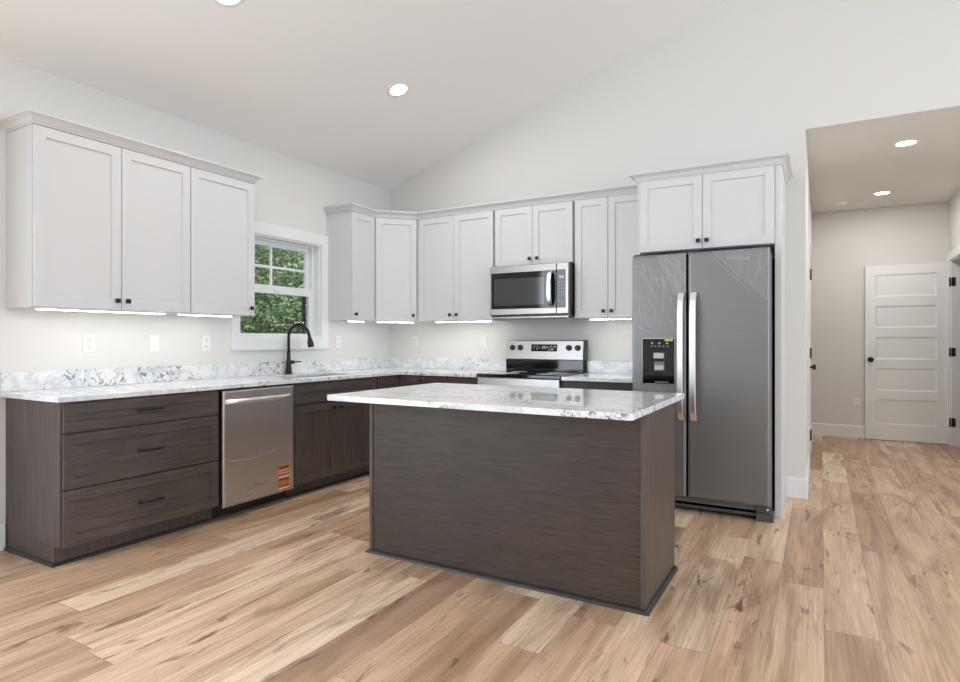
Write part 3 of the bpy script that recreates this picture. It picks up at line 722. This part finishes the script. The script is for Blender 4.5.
# the panel face leans back: y = -0.105 at z 1.038 to -0.082 at 1.206
def FP(u, n, z): return (u, -0.105 + 0.023 * (z - 1.038) / 0.168 - n, z)
for kx in (1.566, 1.648, 2.138, 2.222):
    mb = MB().lathe([(0.027, -0.003), (0.026, 0.014), (0.022, 0.018), (0.0, 0.018)], FP(kx, 0, 1.142), (0, -1, 0.137), 20)
    mb.box(kx - 0.005, kx + 0.005, 0.015, 0.026, 1.120, 1.164, FP)
    mb.build('control_knob', M['plastic'], cp)
ds = MB().box(1.762, 2.022, -0.004, 0.002, 1.108, 1.174, FP).build('display', M['bglass'], cp)
for (a, b, c, e) in ((1.785, 1.80, 1.150, 1.158), (1.785, 1.797, 1.128, 1.134), (1.815, 1.83, 1.150, 1.158), (1.815, 1.832, 1.128, 1.134), (1.84, 1.853, 1.138, 1.146),
                     (1.935, 1.95, 1.118, 1.126), (1.96, 1.985, 1.120, 1.140), (1.99, 2.008, 1.145, 1.160), (1.955, 1.975, 1.150, 1.160), (1.93, 1.945, 1.140, 1.152)):
    MB().box(a, b, 0.0019, 0.0026, c, e, FP).build('button', M['mark'], ds)
for (a, b, c, e) in ((1.872, 1.885, 1.133, 1.160), (1.890, 1.903, 1.133, 1.160), (1.910, 1.922, 1.133, 1.160)): MB().box(a, b, 0.0019, 0.0026, c, e, FP).build('button', M['lgrey'], ds)

# ------------------------------------------------------------------ microwave
MX0, MX1, MZ0, MZ1 = 1.496, 2.262, 1.424, 1.882
t = thing('microwave_oven', 'stainless over-the-range microwave with a black glass door and keypad', 'microwave', ((MX0 + MX1) / 2, -0.2, MZ0))
MB().box(MX0, MX1 + 0.004, -0.385, -0.002, MZ0, MZ1).build('housing', M['plastic'], t, bevel=0.003)
FM = lambda u, n, z: (u, -0.388 - n, z)
XS = 2.149
md = MB().rings(FM, MX0, XS, MZ0 + 0.016, MZ1 - 0.003, [(0, 0), (0, 0.026), (0.005, 0.032)]).build('door', M['steel'], t)
dg_ = MB().rings(FM, MX0 + 0.018, XS - 0.002, 1.492, 1.817, [(0, 0.028), (0, 0.0335), (0.003, 0.0345)]).build('door_glass', M['bglass'], md)
MB().rings(FM, MX0 + 0.045, XS - 0.105, 1.520, 1.765, [(0, 0.034), (0.004, 0.0352)]).build('window', M['mwglass'], dg_)
pn = MB().rings(FM, XS + 0.002, MX1, MZ0 + 0.016, MZ1 - 0.003, [(0, 0), (0, 0.026), (0.005, 0.032)]).build('control_panel', M['steel'], t)
kp = MB().rings(FM, XS + 0.003, MX1 - 0.028, 1.492, 1.817, [(0, 0.028), (0, 0.0335), (0.003, 0.0345)]).build('keypad', M['bglass'], pn)
MB().box(XS + 0.028, XS + 0.070, 0.0343, 0.035, 1.742, 1.766, FM).build('display', M['lgrey'], kp)
for r in range(7):
    for c in range(3):
        if r in (3,): w_, h_ = 0.010, 0.004
        else: w_, h_ = 0.007, 0.007
        MB().box(XS + 0.027 + c * 0.020, XS + 0.027 + c * 0.020 + w_, 0.0343, 0.035, 1.705 - r * 0.027, 1.705 - r * 0.027 + h_, FM).build('button', M['mark'], kp)
# bowed vertical handle
mb = MB(); L = []
for k in range(15):
    s_ = -1 + 2 * k / 14; L.append((0.036 + 0.045 * (1 - s_ * s_ * s_ * s_) ** 0.7, 1.655 + s_ * 0.148))
for (n0, z0), (n1, z1) in zip(L, L[1:]):
    mb.quadbox([FM(a, n, z) for a, n, z in ((2.083, n0, z0), (2.121, n0, z0), (2.121, n1, z1), (2.083, n1, z1), (2.087, n0 + 0.012, z0), (2.117, n0 + 0.012, z0), (2.117, n1 + 0.012, z1), (2.087, n1 + 0.012, z1))])
bmesh.ops.remove_doubles(mb.bm, verts=mb.bm.verts, dist=1e-5)
mb.build('handle', M['handle'], md)
text_mesh('Whirlpool', 0.028, 'logo', M['logo'], md, FM, 1.862, 0.0323, 1.850)
mb = MB()
for k in range(16): mb.box(MX1 + 0.0035, MX1 + 0.0055, -0.37, -0.34, 1.48 + k * 0.022, 1.488 + k * 0.022)
mb.build('vent_louvre', M['grey'], t)
MB().box(MX0 + 0.02, MX1 - 0.02, -0.37, -0.05, MZ0 - 0.012, MZ0 - 0.0003).build('grease_filter', M['steel'], t)

# ------------------------------------------------------------------ fridge
t = thing('refrigerator', 'stainless side-by-side fridge with ice dispenser, still in cling film', 'refrigerator', (3.38, -0.42, 0))
MB().box(2.935, 3.832, -0.785, -0.03, 0.045, 1.812).build('body', M['grey'], t, bevel=0.004)
FF = lambda u, n, z: (u, -n, z)
def fr_door(u0, u1):
    return MB().rings(FF, u0, u1, 0.115, 1.826, [(0, 0.788), (0, 0.840), (0.003, 0.851), (0.010, 0.857), (0.022, 0.859)]).build('door', M['frsteel'], t)
ld = fr_door(2.925, 3.306); rd = fr_door(3.317, 3.834)
def fr_handle(u0, u1, door):
    mb = MB(); L = []
    for k in range(17):
        s_ = -1 + 2 * k / 16; L.append((0.859 + 0.050 * (1 - abs(s_) ** 8), 1.100 + s_ * 0.446))
    um = (u0 + u1) / 2
    for (n0, z0), (n1, z1) in zip(L, L[1:]):
        mb.quadbox([FF(a, n, z) for a, n, z in ((u0, n0, z0), (u1, n0, z0), (u1, n1, z1), (u0, n1, z1), (u0 + 0.004, n0 + 0.016, z0), (u1 - 0.004, n0 + 0.016, z0), (u1 - 0.004, n1 + 0.016, z1), (u0 + 0.004, n1 + 0.016, z1))])
    bmesh.ops.remove_doubles(mb.bm, verts=mb.bm.verts, dist=1e-5)
    return mb.build('handle', M['handle'], door, bevel=0.004)
fr_handle(3.252, 3.297, ld); fr_handle(3.334, 3.382, rd)
# dispenser in the left door
dp = MB().rings(FF, 2.998, 3.234, 0.896, 1.230, [(0, 0.857), (0, 0.861), (0.004, 0.863)]).build('dispenser', M['rangest'], ld)
MB().rings(FF, 3.003, 3.229, 0.902, 1.224, [(0, 0.862), (0.001, 0.8635)]).build('recess', M['bglass'], dp)
MB().box(3.007, 3.225, 0.863, 0.8648, 1.125, 1.220, FF).build('touch_panel', M['bglass'], dp)
for k in range(5): MB().box(3.062 + k * 0.028, 3.075 + k * 0.028, 0.8647, 0.8652, 1.168, 1.172, FF).build('button', M['mark'], dp)
for u in (3.066, 3.118, 3.172): MB().box(u, u + 0.012, 0.8647, 0.8652, 1.186, 1.196, FF).build('button', M['mark'], dp)
MB().box(3.162, 3.216, 0.8647, 0.8655, 1.207, 1.219, FF).build('sticker', M['yellow'], dp)['label'] = 'yellow strip sticker'
MB().rings(FF, 3.082, 3.158, 1.082, 1.124, [(0, 0.862), (0.004, 0.876)]).build('ice_chute', M['lgrey'], dp)
MB().rings(FF, 3.085, 3.162, 0.994, 1.062, [(0, 0.862), (0.004, 0.870), (0.012, 0.871)]).build('paddle', M['grey'], dp)
MB().rings(FF, 3.092, 3.156, 1.000, 1.034, [(0, 0.869), (0.003, 0.874)]).build('paddle_tip', M['lgrey'], dp)
MB().rings(FF, 3.092, 3.186, 0.908, 0.920, [(0, 0.862), (0.002, 0.880)]).build('drip_tray', M['grey'], dp)
# clear film still on the doors, seen by its wrinkles
rng_f = random.Random(5)
L = [[(2.945, 1.80), (2.99, 1.70), (3.05, 1.60), (3.10, 1.50)], [(2.96, 1.72), (3.03, 1.66), (3.09, 1.55), (3.13, 1.42)], [(3.11, 1.815), (3.14, 1.74), (3.20, 1.68), (3.27, 1.62)],
     [(3.15, 1.815), (3.20, 1.76), (3.25, 1.70), (3.29, 1.60)], [(3.20, 1.815), (3.24, 1.77), (3.29, 1.74)], [(3.14, 1.66), (3.15, 1.55), (3.155, 1.45), (3.14, 1.36)], [(3.24, 1.60), (3.20, 1.50), (3.19, 1.38), (3.20, 1.28)],
     [(2.95, 1.62), (2.98, 1.50), (2.985, 1.38)], [(2.99, 1.58), (3.02, 1.46), (3.02, 1.33)], [(3.05, 1.52), (3.09, 1.42), (3.10, 1.30)], [(2.94, 1.40), (3.00, 1.34), (3.08, 1.31)], [(2.94, 1.33), (3.02, 1.28), (3.12, 1.25)],
     [(3.00, 1.78), (3.03, 1.74)], [(3.08, 1.66), (3.18, 1.63)], [(3.09, 0.885), (3.13, 0.86), (3.15, 0.83)], [(3.22, 1.72), (3.235, 1.62), (3.25, 1.55)]]
for k in range(46):
    u, z = rng_f.uniform(2.94, 3.25), rng_f.uniform(1.30, 1.80); du, dz = rng_f.uniform(0.01, 0.05), -rng_f.uniform(0.03, 0.12); L.append([(u, z), (min(u + du * 0.4, 3.29), z + dz * 0.5), (min(u + du, 3.295), z + dz)])
crease(ld, FF, 0.8592, L, 0.0019)
L = [[(3.44, 1.822), (3.52, 1.74), (3.60, 1.66), (3.70, 1.56), (3.76, 1.50)], [(3.47, 1.822), (3.55, 1.75), (3.63, 1.66), (3.69, 1.60)], [(3.655, 1.82), (3.665, 1.74), (3.64, 1.64), (3.66, 1.58)],
     [(3.78, 1.80), (3.77, 1.72), (3.79, 1.64)], [(3.70, 1.80), (3.715, 1.70)], [(3.58, 1.80), (3.62, 1.78)], [(3.80, 1.74), (3.76, 1.66), (3.74, 1.60)], [(3.60, 1.78), (3.66, 1.72)]]
crease(rd, FF, 0.8592, L, 0.0015)
MB().prism([(3.47, 1.822), (3.828, 1.822), (3.828, 1.46)], -0.8594, -0.8591, 'y').build('protective_film', M['haze'], rd)
MB().prism([(3.10, 1.822), (3.30, 1.822), (3.30, 1.45), (3.24, 1.50)], -0.8594, -0.8591, 'y').build('protective_film', M['haze'], ld)
text_mesh('Whirlpool', 0.034, 'logo', M['logo'], rd, FF, 3.640, 0.8595, 1.765)
# foot grille and hinge covers
MB().box(2.94, 3.76, -0.785, -0.70, 0.025, 0.072).build('base_grille', M['dgrey'], t, bevel=0.006)
MB().box(2.945, 3.744, -0.780, -0.70, 0.0725, 0.112).build('vent_gap', M['dark'], t)
MB().box(3.745, 3.852, -0.800, -0.68, 0.0, 0.056).build('foot', M['dgrey'], t, bevel=0.005)
MB().box(3.745, 3.835, -0.800, -0.70, 0.060, 0.108).build('foot_bracket', M['dgrey'], t, bevel=0.003)
MB().lathe([(0.009, 0), (0.009, 0.006), (0, 0.008)], (3.815, -0.8005, 0.085), (0, -1, 0), 12).build('screw', M['handle'], t)
MB().box(2.935, 3.02, -0.80, -0.68, 0.0, 0.056).build('foot', M['dgrey'], t, bevel=0.005)
MB().box(3.24, 3.40, -0.84, -0.70, 1.8125, 1.838).build('hinge_cover', M['plastic'], t, bevel=0.004)
MB().box(3.74, 3.83, -0.83, -0.70, 1.8125, 1.838).build('hinge_cover', M['plastic'], t, bevel=0.004)
MB().box(2.935, 3.03, -0.83, -0.70, 1.8125, 1.838).build('hinge_cover', M['plastic'], t, bevel=0.004)

# ------------------------------------------------------------------ island
IX0, IX1, IY0, IY1 = 1.876, 3.448, -2.530, -1.925
t = thing('kitchen_island', 'dark brown island cabinet standing in the middle of the kitchen floor', 'kitchen island', ((IX0 + IX1) / 2, (IY0 + IY1) / 2, 0))
MB().box(IX0 + 0.019, IX1 - 0.019, IY0 + 0.012, IY1, 0.105, 0.884).box(IX0 + 0.019, IX1 - 0.019, IY0 + 0.012, -1.985, 0.0, 0.105).build('cabinet_body', M['wood_v'], t)
MB().box(IX0 + 0.019, IX1 - 0.019, IY0 + 0.004, IY0 + 0.0118, 0.0, 0.8835).build('back_panel', M['wood_x_shaded'], t)
for x0, x1 in ((IX0, IX0 + 0.0185), (IX1 - 0.0185, IX1)):
    MB().box(x0, x1, IY0 + 0.002, IY1, 0.0, 0.884).build('end_panel', M['wood_v'], t, bevel=0.001)
for x0, x1 in ((IX0 - 0.002, IX0 + 0.020), (IX1 - 0.020, IX1 + 0.001)):
    MB().box(x0, x1, IY0 - 0.002, IY0 + 0.0035, 0.0, 0.8835).build('corner_trim', M['wood_v'], t, bevel=0.001)
MB().sweep([(IX0, IY1), (IX0, IY0), (IX1, IY0), (IX1, IY1)][::-1][::-1], [(0.0025, 0.0005), (0.020, 0.0005), (0.018, 0.008), (0.011, 0.015), (0.0025, 0.018)]).build('shoe_moulding', M['shoe'], t)
FI = lambda u, n, z: (u, IY1 + n, z)
for k in range(3):
    a = IX0 + 0.006 + k * (IX1 - IX0) / 3; b = a + (IX1 - IX0) / 3 - 0.008
    d = MB().rings(FI, a, b, 0.718, 0.873, [(0, 0.003), (0, 0.020), (0.002, 0.022), (0.056, 0.022), (0.06, 0.014)]).build('drawer', M['wood_x_shaded'], t); pull(FI, (a + b) / 2, 0.021, 0.795, 0.155, d)
    d = MB().rings(FI, a, b, 0.110, 0.706, [(0, 0.003), (0, 0.020), (0.002, 0.022), (0.058, 0.022), (0.062, 0.014)]).build('door', M['wood_v'], t); knob(FI, b - 0.04, 0.022, 0.66, d)

# island top with rounded corners
def rrect(x0, x1, y0, y1, r, n=5):
    P = []
    for cx_, cy_, a0 in ((x1 - r, y1 - r, 0), (x0 + r, y1 - r, 90), (x0 + r, y0 + r, 180), (x1 - r, y0 + r, 270)):
        for k in range(n + 1):
            a = math.radians(a0 + 90 * k / n); P.append((cx_ + r * math.cos(a), cy_ + r * math.sin(a)))
    return P
o = MB().prism(rrect(1.768, 3.458, -2.772, -1.690, 0.02), CZ0, CZ1, 'z').build('island_countertop', M['granite'], bevel=0.003, origin=(2.6, -2.23, CZ0))
tag(o, 'polished white granite top overhanging the dark brown island', 'countertop', 'white granite countertops')

# ------------------------------------------------------------------ outlets, switch
def outlet(F, u, z, label, name='wall_outlet', cat='outlet', switch=False, s=1.0):
    t = thing(name, label, cat, F(u, 0, z), 'white wall plates')
    MB().rings(F, u - 0.036 * s, u + 0.036 * s, z - 0.058 * s, z + 0.058 * s, [(0, 0.0003), (0, 0.004), (0.003, 0.0065)]).build('cover_plate', M['plate'], t)
    if switch:
        tg = MB().rings(F, u - 0.006, u + 0.006, z - 0.013, z + 0.013, [(0, 0.006), (0.001, 0.012)]); tg.build('toggle', M['plate'], t)
    else:
        for dz in (-0.024, 0.024):
            r = MB().rings(F, u - 0.017, u + 0.017, z + dz - 0.016, z + dz + 0.016, [(0, 0.006), (0.001, 0.0078)]).build('receptacle', M['plate'], t)
            mb = MB()
            for du in (-0.007, 0.007): mb.box(u + du - 0.0015, u + du + 0.0015, 0.0076, 0.0082, z + dz - 0.002, z + dz + 0.008, F)
            mb.box(u - 0.003, u + 0.003, 0.0076, 0.0082, z + dz - 0.011, z + dz - 0.006, F)
            mb.build('slot', M['slot'], r)
    return t
outlet(FL, -3.085, 1.193, 'white duplex outlet under the large left wall cabinet')
outlet(FL, -2.650, 1.188, 'white single toggle switch plate under the left wall cabinets', 'light_switch', 'switch', True)
outlet(FL, -2.238, 1.190, 'white duplex outlet just left of the window')
outlet(FL, -0.797, 1.196, 'white duplex outlet just right of the window')
outlet(FB, 0.357, 1.192, 'white duplex outlet on the back wall near the corner')
outlet(FB, 1.197, 1.194, 'white duplex outlet on the back wall just left of the range')
outlet(lambda u, n, z: (u, HY - n, z), 4.520, 0.432, 'white duplex outlet low on the hall end wall beside the open door')

# ------------------------------------------------------------------ lamps
def recessed(p, ax, label, watts):
    t = thing('recessed_light', label, 'ceiling light', p, 'recessed ceiling lights')
    MB().lathe([(0.066, -0.004), (0.066, 0.002), (0.072, 0.006), (0.092, 0.004), (0.095, 0.0003), (0.066, -0.004)], p, ax, 36).build('trim_ring', M['trim'], t)
    MB().lathe([(0, 0.0012), (0.0655, 0.0012), (0.0655, 0.0025), (0, 0.0035)], p, ax, 36).build('lens', M['lamp'], t)
    v = Vector(ax).normalized(); q = Vector(p) + v * 0.012
    lo = light('lamp_beam', 'AREA', v * 0.012, v.to_track_quat('-Z', 'Y').to_euler(), watts, LAMPC, 0.13, shape='DISK'); lo.parent = t
dn = (SL, 0, -1)
recessed((1.165, -1.340, H0 + SL * 1.165), dn, 'lit recessed light in the sloped ceiling above the kitchen', 11)
recessed((1.129, -2.900, H0 + SL * 1.129), dn, 'lit recessed light cut off by the top edge of the picture', 8)
recessed((4.732, 0.770, HZ), (0, 0, -1), 'lit recessed light in the hall ceiling nearer the kitchen', 9.5)
recessed((4.710, 2.669, HZ), (0, 0, -1), 'lit recessed light in the hall ceiling nearer the open white door', 9.5)
t = thing('smoke_detector', 'round white smoke detector on the hall ceiling', 'smoke detector', (4.331, 2.946, HZ))
MB().lathe([(0, 0.0003), (0.070, 0.0003), (0.070, 0.012), (0.062, 0.014), (0.060, 0.030), (0.050, 0.038), (0, 0.040)], (4.331, 2.946, HZ), (0, 0, -1)).build('housing', M['plate'], t)
MB().lathe([(0, 0.039), (0.014, 0.039), (0.012, 0.043), (0, 0.043)], (4.331, 2.946, HZ), (0, 0, -1)).build('test_button', M['lgrey'], t)

def led(F, u0, u1, label, n0=0.245, n1=0.28, z=ZB):
    t = thing('under_cabinet_light', label, 'under-cabinet light', F((u0 + u1) / 2, (n0 + n1) / 2, z), 'under-cabinet lights')
    MB().box(u0, u1, n0, n1, z - 0.009, z - 0.0003, F).build('housing', M['plate'], t)
    MB().box(u0 + 0.008, u1 - 0.008, n0 + 0.003, n1 - 0.003, z - 0.0125, z - 0.0092, F).build('diffuser', M['led'], t)
led(FL, -3.50, -2.735, 'lit LED bar under the large left double wall cabinet')
led(FL, -2.635, -2.21, 'lit LED bar under the single wall cabinet left of the window')
led(FL, -0.93, -0.72, 'lit LED bar under the narrow wall cabinet right of the window')
DAX, DAY = 0.300, -0.611
led(FDIAG, 0.03, DL - 0.03, 'lit LED bar under the diagonal corner wall cabinet', -0.06, -0.025)
led(FB, 0.80, 1.425, 'lit LED bar under the wall cabinet left of the microwave')
led(FB, 2.395, 2.76, 'lit LED bar under the wall cabinet right of the microwave')

# ------------------------------------------------------------------ woodland outside the kitchen window
def gz(x, y): return -0.5 + max(0.0, -x - 3.0) * 0.16
mb = MB(); gxs = [-40, -30, -22, -16, -12, -9, -6, -3, -0.2]; gys = [-12, -6, -2, 2, 6, 10, 15, 22, 34]
V = {}
for i, x in enumerate(gxs):
    for j, y in enumerate(gys): V[i, j] = mb.bm.verts.new((x, y, gz(x, y)))
for i in range(len(gxs) - 1):
    for j in range(len(gys) - 1): mb.bm.faces.new((V[i, j], V[i + 1, j], V[i + 1, j + 1], V[i, j + 1]))
structure(mb.build('ground_outside', M['soil']))
def leaves(mb, c, rad, n, size, rng):
    c = Vector(c)
    for _ in range(n):
        d = Vector((rng.gauss(0, 1), rng.gauss(0, 1), rng.gauss(0, 1))).normalized() * (rng.random() ** 0.45)
        p = c + Vector((d.x * rad[0], d.y * rad[1], d.z * rad[2]))
        a = Vector((rng.gauss(0, 1), rng.gauss(0, 1), rng.gauss(0, .6))).normalized(); b = a.cross(Vector((rng.gauss(0, 1), rng.gauss(0, 1), rng.gauss(0, 1)))).normalized()
        s_ = size * rng.uniform(0.6, 1.3)
        mb.bm.faces.new([mb.bm.verts.new(q) for q in (p - a * s_, p + b * s_ * 0.45, p + a * s_, p - b * s_ * 0.45)])
rng = random.Random(11)
def tree(x, y, h, r, mat, n, size, name, label, cat, grp):
    z0 = gz(x, y); t = thing(name, label, cat, (x, y, z0), grp)
    MB().tube([(x, y, z0 - 0.2), (x + 0.05, y + 0.03, z0 + h * 0.5), (x - 0.04, y, z0 + h * 0.92)], [0.09 * h / 5, 0.06 * h / 5, 0.02], 8).build('trunk', M['bark'], t)
    mb = MB()
    for k in range(9):
        f = k / 8; zz = z0 + h * (0.12 + 0.85 * f); rr = r * (1.05 - 0.65 * abs(f - 0.35))
        leaves(mb, (x + rng.uniform(-.35, .35) * r, y + rng.uniform(-.35, .35) * r, zz), (rr, rr, h * 0.12), n // 9, size, rng)
    mb.build('crown', mat, t)
GT = 'trees beyond the kitchen window'
spots = [(-4.6, 1.6, 3.0, 1.0, 'leafa', 0.075), (-5.4, 3.0, 3.6, 1.2, 'leafb', 0.08), (-6.3, 4.6, 3.6, 1.2, 'leafa', 0.08), (-4.4, 3.3, 2.0, 0.9, 'leafc', 0.07),
         (-7.5, 2.8, 5.0, 1.6, 'leafc', 0.10), (-8.2, 5.2, 4.6, 1.6, 'leafb', 0.10), (-8.8, 7.2, 4.4, 1.7, 'leafa', 0.10), (-11.5, 6.0, 5.6, 2.1, 'leafc', 0.12),
         (-11.0, 9.0, 4.2, 2.1, 'leafb', 0.12), (-14.0, 11.5, 4.3, 2.5, 'leafc', 0.14), (-15.0, 8.0, 4.6, 2.6, 'leafa', 0.14), (-6.0, 6.4, 2.6, 1.1, 'leafa', 0.08)]
for x, y, h, r, m_, s_ in spots:
    h *= 0.80 if h > 4 else 0.90
    tree(x, y, h, r, M[m_], 4500, s_ * 0.72, 'leafy_tree', 'leafy green tree of the woodland seen through the kitchen window', 'tree', GT)
